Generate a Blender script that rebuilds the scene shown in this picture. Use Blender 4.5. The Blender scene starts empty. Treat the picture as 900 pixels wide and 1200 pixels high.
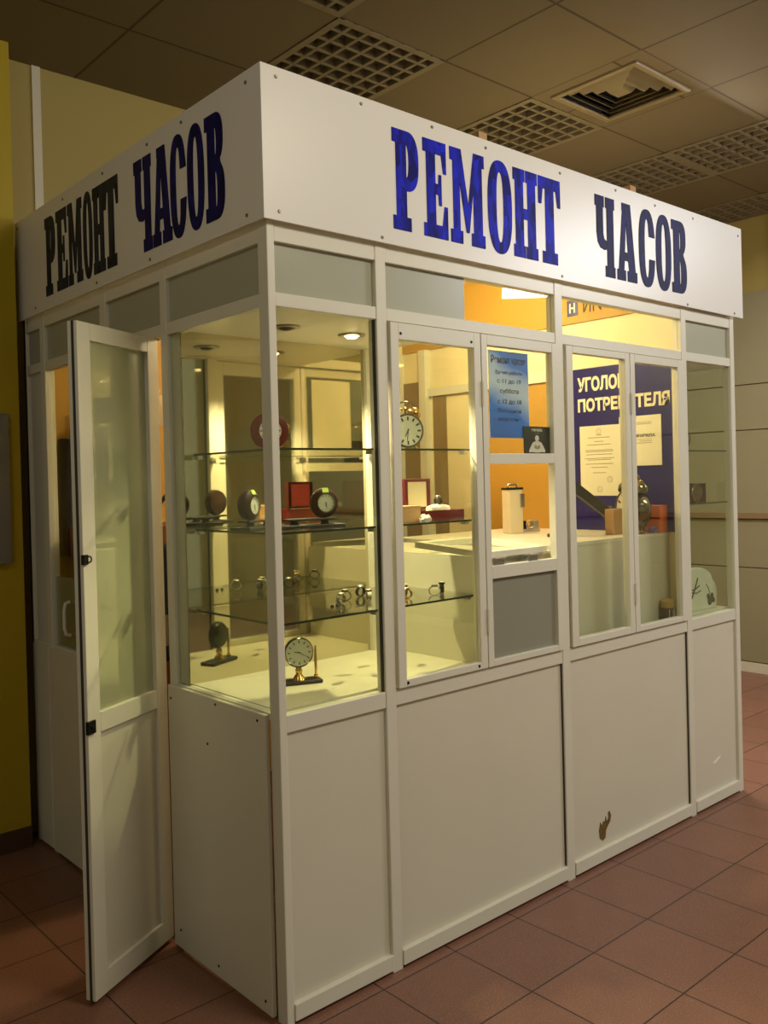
import bpy, bmesh, math, random
from mathutils import Vector, Matrix
random.seed(7)
scene = bpy.context.scene
COL = scene.collection
PI = math.pi

# ------------------------------------------------------------------ camera
F_PX, PU, PV = 1037.8276, 436.8284, 571.9157
yaw, pit, rol = 0.718479, -0.008495, -0.026064
fw = Vector((math.sin(yaw)*math.cos(pit), math.cos(yaw)*math.cos(pit), math.sin(pit)))
rt = fw.cross(Vector((0, 0, 1))).normalized()
up = rt.cross(fw)
R_ = rt*math.cos(rol) + up*math.sin(rol)
U_ = -rt*math.sin(rol) + up*math.cos(rol)
cam_data = bpy.data.cameras.new('camera')
cam = bpy.data.objects.new('camera', cam_data)
COL.objects.link(cam)
m3 = Matrix((R_, U_, -fw)).transposed()
cam.matrix_world = Matrix.Translation((-1.362, -1.96284, 1.472687)) @ m3.to_4x4()
cam_data.sensor_fit = 'VERTICAL'
cam_data.sensor_height = 24.0
cam_data.lens = F_PX/1200*24.0
cam_data.shift_x = (450-PU)/1200
cam_data.shift_y = (PV-600)/1200
cam_data.clip_start = 0.05
scene.camera = cam

# ------------------------------------------------------------------ materials
def lin(c):
    return tuple((v/12.92 if v <= .04045 else ((v+.055)/1.055)**2.4) for v in (x/255 for x in c))

def mat(name, rgb, rough=.5, metal=0., spec=.5, noise=0., nscale=20., bump=0., emit=None, estr=0., coat=0.):
    """principled material whose colour is varied by object-space noise"""
    m = bpy.data.materials.new(name)
    m.use_nodes = True
    nt = m.node_tree
    b = nt.nodes['Principled BSDF']
    c = lin(rgb)
    b.inputs['Base Color'].default_value = (*c, 1)
    b.inputs['Roughness'].default_value = rough
    b.inputs['Metallic'].default_value = metal
    b.inputs['Specular IOR Level'].default_value = spec
    if coat: b.inputs['Coat Weight'].default_value = coat
    if emit:
        b.inputs['Emission Color'].default_value = (*lin(emit), 1)
        b.inputs['Emission Strength'].default_value = estr
    tc = nt.nodes.new('ShaderNodeTexCoord')
    n = nt.nodes.new('ShaderNodeTexNoise')
    n.inputs['Scale'].default_value = nscale
    n.inputs['Detail'].default_value = 5
    nt.links.new(tc.outputs['Object'], n.inputs['Vector'])
    mx = nt.nodes.new('ShaderNodeMix'); mx.data_type = 'RGBA'
    k = noise if noise else .03
    mx.inputs['A'].default_value = (*[v*(1-k) for v in c], 1)
    mx.inputs['B'].default_value = (*[min(1, v*(1+k)) for v in c], 1)
    nt.links.new(n.outputs['Fac'], mx.inputs['Factor'])
    nt.links.new(mx.outputs['Result'], b.inputs['Base Color'])
    if bump:
        bp = nt.nodes.new('ShaderNodeBump')
        bp.inputs['Strength'].default_value = bump
        bp.inputs['Distance'].default_value = .01
        nt.links.new(n.outputs['Fac'], bp.inputs['Height'])
        nt.links.new(bp.outputs['Normal'], b.inputs['Normal'])
    return m

def nmath(nt, op, a, b=None):
    n = nt.nodes.new('ShaderNodeMath'); n.operation = op
    for i, v in enumerate((a, b)):
        if v is None: continue
        if isinstance(v, (int, float)): n.inputs[i].default_value = v
        else: nt.links.new(v, n.inputs[i])
    return n.outputs[0]

def glass(name, tint=(248, 250, 243), ior=1.5, rough=0.0, refl=1.0):
    m = bpy.data.materials.new(name); m.use_nodes = True
    nt = m.node_tree; nt.nodes.clear()
    out = nt.nodes.new('ShaderNodeOutputMaterial')
    tr = nt.nodes.new('ShaderNodeBsdfTransparent'); tr.inputs['Color'].default_value = (*lin(tint), 1)
    gl = nt.nodes.new('ShaderNodeBsdfGlossy'); gl.inputs['Roughness'].default_value = rough
    gl.inputs['Color'].default_value = (refl, refl, refl*.97, 1)
    fr = nt.nodes.new('ShaderNodeFresnel')
    ge = nt.nodes.new('ShaderNodeNewGeometry')          # same reflectance on both faces of a thin pane
    io = nmath(nt, 'ADD', nmath(nt, 'MULTIPLY', ge.outputs['Backfacing'], 1/ior-ior), ior)
    nt.links.new(io, fr.inputs['IOR'])
    mx = nt.nodes.new('ShaderNodeMixShader')
    nt.links.new(fr.outputs['Fac'], mx.inputs['Fac'])
    nt.links.new(tr.outputs['BSDF'], mx.inputs[1]); nt.links.new(gl.outputs['BSDF'], mx.inputs[2])
    nt.links.new(mx.outputs['Shader'], out.inputs['Surface'])
    return m

def grid_mat(name, rgb_a, rgb_b, line_rgb, ox, oy, pitch, line, rough, noise_scale, bump=.15, speck=0.):
    """tiled surface with joints, laid out on object x / y"""
    m = bpy.data.materials.new(name); m.use_nodes = True
    nt = m.node_tree; b = nt.nodes['Principled BSDF']
    tc = nt.nodes.new('ShaderNodeTexCoord')
    sp = nt.nodes.new('ShaderNodeSeparateXYZ'); nt.links.new(tc.outputs['Object'], sp.inputs[0])
    u = nmath(nt, 'DIVIDE', nmath(nt, 'SUBTRACT', sp.outputs['X'], ox), pitch)
    v = nmath(nt, 'DIVIDE', nmath(nt, 'SUBTRACT', sp.outputs['Y'], oy), pitch)
    def edge(t):
        f = nmath(nt, 'SUBTRACT', t, nmath(nt, 'FLOOR', t))
        d = nmath(nt, 'MINIMUM', f, nmath(nt, 'SUBTRACT', 1.0, f))
        return nmath(nt, 'LESS_THAN', d, line/2/pitch)
    e = nmath(nt, 'MAXIMUM', edge(u), edge(v))
    cell = nt.nodes.new('ShaderNodeCombineXYZ')
    nt.links.new(nmath(nt, 'FLOOR', u), cell.inputs[0]); nt.links.new(nmath(nt, 'FLOOR', v), cell.inputs[1])
    wn = nt.nodes.new('ShaderNodeTexWhiteNoise'); nt.links.new(cell.outputs[0], wn.inputs['Vector'])
    nz = nt.nodes.new('ShaderNodeTexNoise'); nz.inputs['Scale'].default_value = noise_scale; nz.inputs['Detail'].default_value = 6
    nt.links.new(tc.outputs['Object'], nz.inputs['Vector'])
    fac = nmath(nt, 'ADD', nmath(nt, 'MULTIPLY', wn.outputs['Value'], .45), nmath(nt, 'MULTIPLY', nz.outputs['Fac'], .55))
    mx = nt.nodes.new('ShaderNodeMix'); mx.data_type = 'RGBA'
    mx.inputs['A'].default_value = (*lin(rgb_a), 1); mx.inputs['B'].default_value = (*lin(rgb_b), 1)
    nt.links.new(fac, mx.inputs['Factor'])
    src = mx.outputs['Result']
    if speck:
        n2 = nt.nodes.new('ShaderNodeTexNoise'); n2.inputs['Scale'].default_value = 260; n2.inputs['Detail'].default_value = 2
        nt.links.new(tc.outputs['Object'], n2.inputs['Vector'])
        s = nmath(nt, 'MULTIPLY', nmath(nt, 'GREATER_THAN', n2.outputs['Fac'], .62), speck)
        m4 = nt.nodes.new('ShaderNodeMix'); m4.data_type = 'RGBA'
        nt.links.new(s, m4.inputs['Factor']); nt.links.new(src, m4.inputs['A'])
        m4.inputs['B'].default_value = (*lin((205, 165, 140)), 1)
        src = m4.outputs['Result']
    m2 = nt.nodes.new('ShaderNodeMix'); m2.data_type = 'RGBA'
    nt.links.new(e, m2.inputs['Factor']); nt.links.new(src, m2.inputs['A'])
    m2.inputs['B'].default_value = (*lin(line_rgb), 1)
    nt.links.new(m2.outputs['Result'], b.inputs['Base Color'])
    b.inputs['Roughness'].default_value = rough
    bp = nt.nodes.new('ShaderNodeBump'); bp.inputs['Strength'].default_value = bump; bp.inputs['Distance'].default_value = .004
    nt.links.new(nmath(nt, 'SUBTRACT', nmath(nt, 'MULTIPLY', nz.outputs['Fac'], .4), e), bp.inputs['Height'])
    nt.links.new(bp.outputs['Normal'], b.inputs['Normal'])
    return m

M = {}
M['white'] = mat('white_powder_coat', (214, 210, 193), .38, noise=.04, nscale=6)
M['white_panel'] = mat('white_laminate', (208, 203, 184), .42, noise=.05, nscale=3)
M['sign'] = mat('white_sign_board', (222, 218, 210), .35, noise=.03, nscale=2)
M['frost'] = mat('frosted_sheet', (166, 166, 146), .3, noise=.05, nscale=4)
M['frost_low'] = mat('grey_frosted_sheet', (140, 139, 124), .25, noise=.06, nscale=4)
M['door_glass'] = mat('pale_green_backed_glass', (160, 162, 128), .3, spec=.5, noise=.04, nscale=3, coat=1.)
_p = M['door_glass'].node_tree.nodes['Principled BSDF']; _p.inputs['Coat Roughness'].default_value = .01; _p.inputs['Coat IOR'].default_value = 1.9
M['glass'] = glass('clear_glass')
M['glass_shelf'] = glass('shelf_glass', (248, 249, 243))
M['glass_edge'] = mat('dark_green_glass_edge', (30, 48, 34), .2)
M['mirror'] = mat('aged_mirror', (206, 198, 172), .035, metal=1., noise=.02)
M['cream'] = mat('cream_wall_board', (232, 218, 176), .6, noise=.04, nscale=3)
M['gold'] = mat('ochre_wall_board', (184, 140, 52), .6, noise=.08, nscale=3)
M['rubber'] = mat('dark_rubber_seal', (48, 44, 38), .6)
M['black'] = mat('black_plastic', (22, 21, 20), .4)
M['black_metal'] = mat('black_metal', (28, 27, 26), .35, metal=.6)
M['screw'] = mat('dull_screw', (132, 124, 106), .4, metal=.7)
M['steel'] = mat('brushed_steel', (178, 174, 162), .28, metal=.9, noise=.06, nscale=40)
M['chrome'] = mat('old_chrome', (150, 142, 118), .16, metal=1., noise=.1, nscale=12)
M['brass'] = mat('polished_brass', (206, 168, 92), .2, metal=1., noise=.06, nscale=20)
M['wood_plank'] = mat('raw_brown_wood', (112, 80, 44), .7, noise=.25, nscale=14)
M['chip'] = mat('torn_fibreboard', (108, 80, 30), .8, noise=.4, nscale=60, bump=.6)
M['burgundy'] = mat('burgundy_leatherette', (112, 26, 30), .4, noise=.1, nscale=30)
M['dark_wood'] = mat('dark_brown_lacquer', (50, 22, 14), .6, spec=.15, noise=.25, nscale=12)
M['red_wood'] = mat('reddish_lacquer', (100, 20, 18), .35, spec=.35, noise=.2, nscale=10)
M['dial'] = mat('white_dial', (222, 218, 200), .35)
M['dial_grey'] = mat('grey_green_dial', (190, 192, 172), .35)
M['ink'] = mat('black_ink', (24, 22, 24), .5)
M['tag'] = mat('green_price_tag', (150, 176, 40), .5)
M['cloth_white'] = mat('white_satin_cushion', (232, 228, 216), .5, bump=.3, nscale=30)
M['cardboard'] = mat('brown_cardboard', (176, 138, 92), .75, noise=.1, nscale=20)
M['paper'] = mat('white_paper', (236, 230, 205), .7, noise=.02)
M['tissue'] = mat('crumpled_white_paper', (232, 226, 212), .7, bump=.5, nscale=40)
M['navy_board'] = mat('navy_plastic_board', (26, 18, 104), .28, noise=.06, nscale=4)
M['cream_letter'] = mat('cream_white_letters', (240, 230, 196), .5)
M['print_grey'] = mat('grey_print', (150, 142, 118), .7)
M['print_dark'] = mat('dark_print', (50, 44, 40), .7)
M['orange'] = mat('orange_card', (222, 112, 66), .55, noise=.06)
M['violet_film'] = mat('violet_blue_film', (112, 98, 152), .25, noise=.5, nscale=25, bump=.6)
M['yellow_wall'] = mat('mustard_yellow_paint', (176, 152, 4), .6, noise=.06, nscale=1.5)
M['back_wall'] = mat('pale_ochre_wall', (166, 148, 84), .7, noise=.05, nscale=1.2)
M['right_wall'] = mat('greige_wall_panel', (142, 136, 106), .55, noise=.06, nscale=1.5)
M['trim_white'] = mat('white_trim', (206, 200, 178), .5)
M['base_brown'] = mat('brown_skirting_tile', (78, 52, 36), .45, noise=.12, nscale=8)
M['grille'] = mat('grey_ceiling_grille', (128, 116, 92), .5)
M['void'] = mat('ceiling_void', (16, 14, 10), .9)
M['vent'] = mat('aluminium_vent', (150, 136, 106), .4, metal=.3)
M['grey_box'] = mat('grey_painted_steel', (112, 108, 100), .5)
M['coat'] = mat('black_woven_cloth', (20, 19, 22), .9, noise=.3, nscale=60, bump=.4)
M['brown_box'] = mat('chestnut_board', (120, 62, 22), .5, noise=.15, nscale=10)
M['stone'] = mat('pale_green_stone', (206, 208, 184), .4, noise=.12, nscale=25)
M['stone_mark'] = mat('dark_green_drawing', (66, 74, 52), .6)
M['ochre'] = mat('ochre_straw', (166, 138, 72), .7, noise=.2, nscale=40)
M['umber'] = mat('umber_carving', (72, 48, 32), .6, noise=.4, nscale=30)
M['bulb'] = mat('lit_lamp', (255, 240, 205), .4, emit=(255, 226, 165), estr=14.)
M['lamp_glass'] = mat('lit_diffuser', (255, 236, 196), .4, emit=(255, 214, 140), estr=6.)
M['fig_white'] = mat('pale_print', (214, 206, 190), .6)
M['machine'] = mat('ivory_plastic', (226, 214, 180), .4, noise=.03)
M['floor'] = grid_mat('terracotta_floor_tile', (112, 76, 60), (136, 94, 76), (52, 36, 28), .3114, -.0412, .3, .005, .42, 9, .25, .35)
M['ceiling'] = grid_mat('ceiling_tile', (112, 99, 72), (119, 106, 79), (76, 65, 46), 1.4884, .1404, .6, .012, .85, 2.5, .1)

def foil(name, a, b):
    m = bpy.data.materials.new(name); m.use_nodes = True
    nt = m.node_tree; p = nt.nodes['Principled BSDF']
    tc = nt.nodes.new('ShaderNodeTexCoord')
    mp = nt.nodes.new('ShaderNodeMapping'); mp.inputs['Rotation'].default_value = (.4, .7, .3)
    mp.inputs['Scale'].default_value = (1, 1, .35)
    nt.links.new(tc.outputs['Object'], mp.inputs['Vector'])
    vo = nt.nodes.new('ShaderNodeTexVoronoi'); vo.inputs['Scale'].default_value = 55
    nt.links.new(mp.outputs[0], vo.inputs['Vector'])
    mx = nt.nodes.new('ShaderNodeMix'); mx.data_type = 'RGBA'
    mx.inputs['A'].default_value = (*lin(a), 1); mx.inputs['B'].default_value = (*lin(b), 1)
    bw = nt.nodes.new('ShaderNodeSeparateColor'); nt.links.new(vo.outputs['Color'], bw.inputs[0])
    nt.links.new(bw.outputs[0], mx.inputs['Factor'])
    nt.links.new(mx.outputs['Result'], p.inputs['Base Color'])
    p.inputs['Roughness'].default_value = .5; p.inputs['Specular IOR Level'].default_value = .1
    return m
M['foil'] = foil('blue_holographic_foil', (8, 6, 92), (26, 34, 205))
M['foil_shaded_navy'] = foil('shaded_navy_holographic_foil', (10, 8, 56), (22, 22, 96))  # same blue foil, with the shade on the dimmer letters put into its colour
M['foil_shaded_slate'] = foil('shaded_slate_holographic_foil', (22, 26, 34), (44, 50, 62))  # same foil again for the left face, its deeper shade mixed into the colour

def blue_paper():
    m = bpy.data.materials.new('blue_clouded_paper'); m.use_nodes = True
    nt = m.node_tree; p = nt.nodes['Principled BSDF']
    tc = nt.nodes.new('ShaderNodeTexCoord'); sp = nt.nodes.new('ShaderNodeSeparateXYZ')
    nt.links.new(tc.outputs['Object'], sp.inputs[0])
    nz = nt.nodes.new('ShaderNodeTexNoise'); nz.inputs['Scale'].default_value = 5
    nt.links.new(tc.outputs['Object'], nz.inputs['Vector'])
    z = nmath(nt, 'ADD', sp.outputs['Z'], nmath(nt, 'MULTIPLY', nmath(nt, 'SUBTRACT', nz.outputs['Fac'], .5), .12))
    z = nmath(nt, 'ADD', z, nmath(nt, 'MULTIPLY', sp.outputs['X'], .35))
    r = nt.nodes.new('ShaderNodeValToRGB'); nt.links.new(nmath(nt, 'MULTIPLY', z, 1/.42), r.inputs[0])
    el = r.color_ramp.elements
    el[0].position = 0; el[0].color = (*lin((40, 100, 200)), 1)
    el[1].position = 1; el[1].color = (*lin((40, 104, 190)), 1)
    for pos, c in ((.3, (34, 124, 236)), (.48, (206, 220, 244)), (.6, (190, 206, 242)), (.72, (36, 116, 228)), (.88, (34, 96, 190))):
        e = el.new(pos); e.color = (*lin(c), 1)
    nt.links.new(r.outputs['Color'], p.inputs['Base Color'])
    p.inputs['Roughness'].default_value = .4
    return m
M['blue_paper'] = blue_paper()

# ------------------------------------------------------------------ mesh helpers
def B(): return bmesh.new()

def box(bm, x0, x1, y0, y1, z0, z1, mtx=None):
    vs = [bm.verts.new((x, y, z)) for x in (x0, x1) for y in (y0, y1) for z in (z0, z1)]
    if mtx is not None:
        for v in vs: v.co = mtx @ v.co
    for f in ((0, 1, 3, 2), (4, 6, 7, 5), (0, 4, 5, 1), (2, 3, 7, 6), (0, 2, 6, 4), (1, 5, 7, 3)):
        bm.faces.new([vs[i] for i in f])
    return bm

def lathe(bm, prof, n=32, mtx=None, cap=True):
    """profile of (r, h) turned about local z"""
    rings = []
    for r, h in prof:
        ring = []
        for k in range(n):
            a = 2*PI*k/n
            c = Vector((r*math.cos(a), r*math.sin(a), h))
            ring.append(bm.verts.new(mtx @ c if mtx is not None else c))
        rings.append(ring)
    for a, b in zip(rings, rings[1:]):
        for k in range(n):
            bm.faces.new((a[k], a[(k+1) % n], b[(k+1) % n], b[k]))
    if cap:
        bm.faces.new(rings[0][::-1]); bm.faces.new(rings[-1])
    return bm

def tube(bm, pts, r, n=10, closed=False):
    pts = [Vector(p) for p in pts]
    rings = []
    N = len(pts)
    prev = None
    for i, p in enumerate(pts):
        if closed: t = pts[(i+1) % N]-pts[i-1]
        else: t = pts[min(i+1, N-1)]-pts[max(i-1, 0)]
        t.normalize()
        if prev is None:
            a = Vector((0, 0, 1)) if abs(t.z) < .9 else Vector((1, 0, 0))
            u = t.cross(a).normalized()
        else:
            u = (prev-t*prev.dot(t)).normalized()
        prev = u
        w = t.cross(u)
        rr = r[i] if isinstance(r, (list, tuple)) else r
        rings.append([bm.verts.new(p+(u*math.cos(2*PI*k/n)+w*math.sin(2*PI*k/n))*rr) for k in range(n)])
    rng = range(N if closed else N-1)
    for i in rng:
        a, b = rings[i], rings[(i+1) % N]
        for k in range(n):
            bm.faces.new((a[k], a[(k+1) % n], b[(k+1) % n], b[k]))
    if not closed:
        bm.faces.new(rings[0][::-1]); bm.faces.new(rings[-1])
    return bm

def prism(bm, pts2, d0, d1, mtx=None):
    """polygon in local x / z extruded along y"""
    lo = [bm.verts.new((x, d0, z)) for x, z in pts2]; hi = [bm.verts.new((x, d1, z)) for x, z in pts2]
    if mtx is not None:
        for v in lo+hi: v.co = mtx @ v.co
    n = len(pts2)
    bm.faces.new(lo); bm.faces.new(hi[::-1])
    for i in range(n):
        bm.faces.new((lo[i], hi[i], hi[(i+1) % n], lo[(i+1) % n]))
    return bm

def obj(name, bm, m, parent=None, bevel=0., smooth=False, loc=None, rotz=None):
    me = bpy.data.meshes.new(name)
    bmesh.ops.recalc_face_normals(bm, faces=bm.faces[:])
    bm.to_mesh(me); bm.free()
    if smooth:
        for p in me.polygons: p.use_smooth = True
    o = bpy.data.objects.new(name, me)
    if m is not None: me.materials.append(m)
    COL.objects.link(o)
    if parent is not None: o.parent = parent
    if loc is not None: o.location = loc
    if rotz is not None: o.rotation_euler = (0, 0, rotz)
    if bevel:
        md = o.modifiers.new('bevel', 'BEVEL'); md.width = bevel; md.segments = 2; md.limit_method = 'ANGLE'
    if smooth:
        md = o.modifiers.new('es', 'EDGE_SPLIT'); md.split_angle = math.radians(38)
    return o

def tag(o, label, cat, group=None):
    o['label'] = label; o['category'] = cat
    if group: o['group'] = group
    return o

def thing(name, label, cat, loc=(0, 0, 0), rotz=0., group=None):
    o = bpy.data.objects.new(name, None); o.empty_display_size = .05
    COL.objects.link(o)
    o.location = loc; o.rotation_euler = (0, 0, rotz)
    return tag(o, label, cat, group)

def struct(name, bm, m):
    o = obj(name, bm, m); o['kind'] = 'structure'
    return o

def copy_tree(root):
    r = root.copy(); COL.objects.link(r)
    for ch in root.children:
        c = ch.copy(); COL.objects.link(c); c.parent = r
        for g in ch.children:
            d = g.copy(); COL.objects.link(d); d.parent = c
    return r

def curve_mesh(name, cu, m, parent, mw):
    tmp = bpy.data.objects.new('tmp', cu); COL.objects.link(tmp)
    dg = bpy.context.evaluated_depsgraph_get(); dg.update()
    me = bpy.data.meshes.new_from_object(tmp.evaluated_get(dg))
    bpy.data.objects.remove(tmp)
    me.transform(mw)
    me.materials.clear(); me.materials.append(m)
    me.name = name
    o = bpy.data.objects.new(name, me); COL.objects.link(o)
    o.parent = parent
    return o

def loops_mesh(name, loops, m, parent, mw, ext=.0012):
    cu = bpy.data.curves.new(name, 'CURVE'); cu.dimensions = '2D'; cu.fill_mode = 'BOTH'; cu.extrude = ext
    for lp in loops:
        s = cu.splines.new('POLY'); s.points.add(len(lp)-1); s.use_cyclic_u = True
        for p, (x, y) in zip(s.points, lp): p.co = (x, y, 0, 1)
    return curve_mesh(name, cu, m, parent, mw)

def text_mesh(name, txt, m, parent, mw, width=None, height=None, bold=0., align='LEFT', ext=.0004):
    """one line of type; mw maps text x,y to the surface; scaled to width / cap height"""
    cu = bpy.data.curves.new(name, 'FONT'); cu.body = txt; cu.size = 1.0; cu.offset = bold; cu.extrude = 0
    tmp = bpy.data.objects.new('tmp', cu); COL.objects.link(tmp)
    dg = bpy.context.evaluated_depsgraph_get(); dg.update()
    me = bpy.data.meshes.new_from_object(tmp.evaluated_get(dg)); bpy.data.objects.remove(tmp)
    xs = [v.co.x for v in me.vertices]; ys = [v.co.y for v in me.vertices]
    w, h = max(xs)-min(xs), max(ys)-min(ys)
    sy = height/h if height else width/w
    sx = width/w if width else sy
    x0 = min(xs)
    off = {'LEFT': 0, 'CENTER': -w*sx/2, 'RIGHT': -w*sx}[align]
    for v in me.vertices:
        v.co = ((v.co.x-x0)*sx+off, (v.co.y-min(ys))*sy, ext)
    me.transform(mw); me.materials.clear(); me.materials.append(m); me.name = name
    o = bpy.data.objects.new(name, me); COL.objects.link(o); o.parent = parent
    return o

def plane_front(x, y, z):      # text plane facing -y, reading along +x
    return Matrix(((1, 0, 0, x), (0, 0, -1, y), (0, 1, 0, z), (0, 0, 0, 1)))
def plane_left(x, y, z):       # text plane facing -x, reading along -y
    return Matrix(((0, 0, -1, x), (-1, 0, 0, y), (0, 1, 0, z), (0, 0, 0, 1)))

# ------------------------------------------------------------------ slab letters
def sup(cx, cy, rx, ry, a0, a1, n=20, e=2.5):
    out = []
    for k in range(n+1):
        a = math.radians(a0+(a1-a0)*k/n); c, s = math.cos(a), math.sin(a)
        out.append((cx+rx*math.copysign(abs(c)**(2/e), c), cy+ry*math.copysign(abs(s)**(2/e), s)))
    return out
S = .135
LET = {
 'Р': [[(0, 1), (.55, 1)]+sup(.55, .7, .45, .3, 90, -90)[1:-1]+[(.55, .4), (.52, .4), (.52, S), (.68, S), (.68, 0), (0, 0), (0, S), (.13, S), (.13, 1-S), (0, 1-S)],
       [(.52, 1-S)]+sup(.52, .7, .1, .3-S, 90, -90, 10)[1:-1]+[(.52, .4+S)]],
 'Е': [[(0, 1), (.96, 1), (.96, .68), (.84, .68), (.76, 1-S), (.5, 1-S), (.5, .56), (.62, .56), (.64, .66), (.75, .66), (.75, .34), (.64, .34), (.62, .45), (.5, .45), (.5, S), (.78, S), (.87, .34), (1, .34), (1, 0), (0, 0), (0, S), (.13, S), (.13, 1-S), (0, 1-S)]],
 'М': [[(0, 1), (.32, 1), (.51, .42), (.69, 1), (1, 1), (1, 1-S), (.93, 1-S), (.93, S), (1, S), (1, 0), (.6, 0), (.6, S), (.67, S), (.67, .6), (.53, .13), (.45, .13), (.27, .66), (.27, S), (.34, S), (.34, 0), (0, 0), (0, S), (.08, S), (.08, 1-S), (0, 1-S)]],
 'О': [sup(.5, .5, .5, .515, 0, 360, 48)[:-1], sup(.5, .5, .15, .39, 0, 360, 40)[:-1]],
 'Н': [[(0, 1), (.48, 1), (.48, 1-S), (.41, 1-S), (.41, .56), (.59, .56), (.59, 1-S), (.52, 1-S), (.52, 1), (1, 1), (1, 1-S), (.92, 1-S), (.92, S), (1, S), (1, 0), (.52, 0), (.52, S), (.59, S), (.59, .44), (.41, .44), (.41, S), (.48, S), (.48, 0), (0, 0), (0, S), (.08, S), (.08, 1-S), (0, 1-S)]],
 'Т': [[(0, 1), (1, 1), (1, .68), (.87, .68), (.8, 1-S), (.69, 1-S), (.69, S), (.84, S), (.84, 0), (.16, 0), (.16, S), (.31, S), (.31, 1-S), (.2, 1-S), (.13, .68), (0, .68)]],
 'Ч': [[(0, 1), (.46, 1), (.46, 1-S), (.4, 1-S), (.4, .54), (.44, .47), (.54, .45), (.6, .46), (.6, 1-S), (.54, 1-S), (.54, 1), (1, 1), (1, 1-S), (.94, 1-S), (.94, S), (1, S), (1, 0), (.5, 0), (.5, S), (.6, S), (.6, .35), (.48, .33), (.25, .35), (.12, .42), (.07, .54), (.07, 1-S), (0, 1-S)]],
 'А': [[(.28, 1), (.7, 1), (.92, S), (1, S), (1, 0), (.52, 0), (.52, S), (.6, S), (.57, .26), (.37, .26), (.34, S), (.42, S), (.42, 0), (0, 0), (0, S), (.08, S), (.3, .9), (.28, .9)],
       [(.47, .78), (.55, .37), (.39, .37)]],
 'С': [sup(.5, .5, .5, .515, 35, 325, 40)[:]+[(1, .36), (.64, .36)]+sup(.5, .5, .15, .39, 325, 35, 30)[1:-1]+[(.64, .66), (1, .66)]],
 'В': [[(0, 1), (.55, 1)]+sup(.55, .765, .4, .235, 90, -60, 12)[1:]+[(.8, .52)]+sup(.57, .265, .43, .265, 60, -90, 14)[1:]+[(0, 0), (0, S), (.13, S), (.13, 1-S), (0, 1-S)],
       [(.52, 1-S)]+sup(.52, .73, .09, .27-S, 90, -90, 10)[1:-1]+[(.52, .575)],
       [(.52, .455)]+sup(.52, .28, .11, .175, 90, -90, 10)[1:-1]+[(.52, S)]],
}

# ================================================================== SETTING
bm = B(); box(bm, -6.5, 4.98, -8, 2.2, -.1, 0); struct('floor', bm, M['floor'])

CX, CY, T_, ZC = 1.4884, .1404, .6, 3.308
GR = {(-1, 1), (1, 1), (-2, 0), (3, 0), (3, 1), (3, -1), (5, 0), (5, 1)}
VENT = (1, 0)
bm = B()
for i in range(-13, 6):
    for j in range(-13, 3):
        if (i, j) in GR or (i, j) == VENT: continue
        x0, x1 = CX+T_*i, min(CX+T_*(i+1), 4.98)
        y0, y1 = CY+T_*j, min(CY+T_*(j+1), 1.9)
        box(bm, x0, x1, y0, y1, ZC, ZC+.02)
struct('ceiling', bm, M['ceiling'])
bm = B(); box(bm, -6.5, 5.2, -8, 2.2, ZC+.26, ZC+.3); struct('trim_5', bm, M['void'])

# grilles
first = True
def grille_mesh(w, d):
    bm = B(); n = 7
    px, py = w/n, d/n
    fr = .017
    for k in range(n+1):
        t = .008 if 0 < k < n else .016
        x = k*px
        if k == 0: x = t
        if k == n: x = w-t
        box(bm, x-t, x+t, 0, d, -.004, .035)
        y = k*py
        if k == 0: y = t
        if k == n: y = d-t
        box(bm, 0, w, y-t, y+t, -.0035, .0345)
    return bm
GLAB = {(-1, 1): 'open grid ceiling grille above the left corner of the kiosk sign',
        (1, 1): 'open grid ceiling grille left of the square air vent, cut by the sign',
        (-2, 0): 'open grid ceiling grille at the very top edge of the picture',
        (3, 0): 'open grid ceiling grille right of the square air vent, in the long row',
        (3, 1): 'open grid ceiling grille in the long row, nearest the top of the sign',
        (3, -1): 'open grid ceiling grille of the long row at the right picture edge',
        (5, 0): 'farthest open grid ceiling grille, by the right picture edge next to the wall',
        (5, 1): 'farthest open grid ceiling grille, just above the far right end of the sign'}
for (i, j) in sorted(GR):
    x0, x1 = CX+T_*i, min(CX+T_*(i+1), 4.975)
    y0, y1 = CY+T_*j, min(CY+T_*(j+1), 1.875)
    lab = GLAB[(i, j)]
    g = thing('ceiling_grille', lab, 'ceiling grille', (x0, y0, ZC), 0, 'square grid ceiling grilles')
    obj('grid', grille_mesh(x1-x0, y1-y0), M['grille'], g)
    bm = B(); box(bm, .005, x1-x0-.005, .005, y1-y0-.005, .075, .09)
    obj('backing', bm, M['void'], g)
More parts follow.
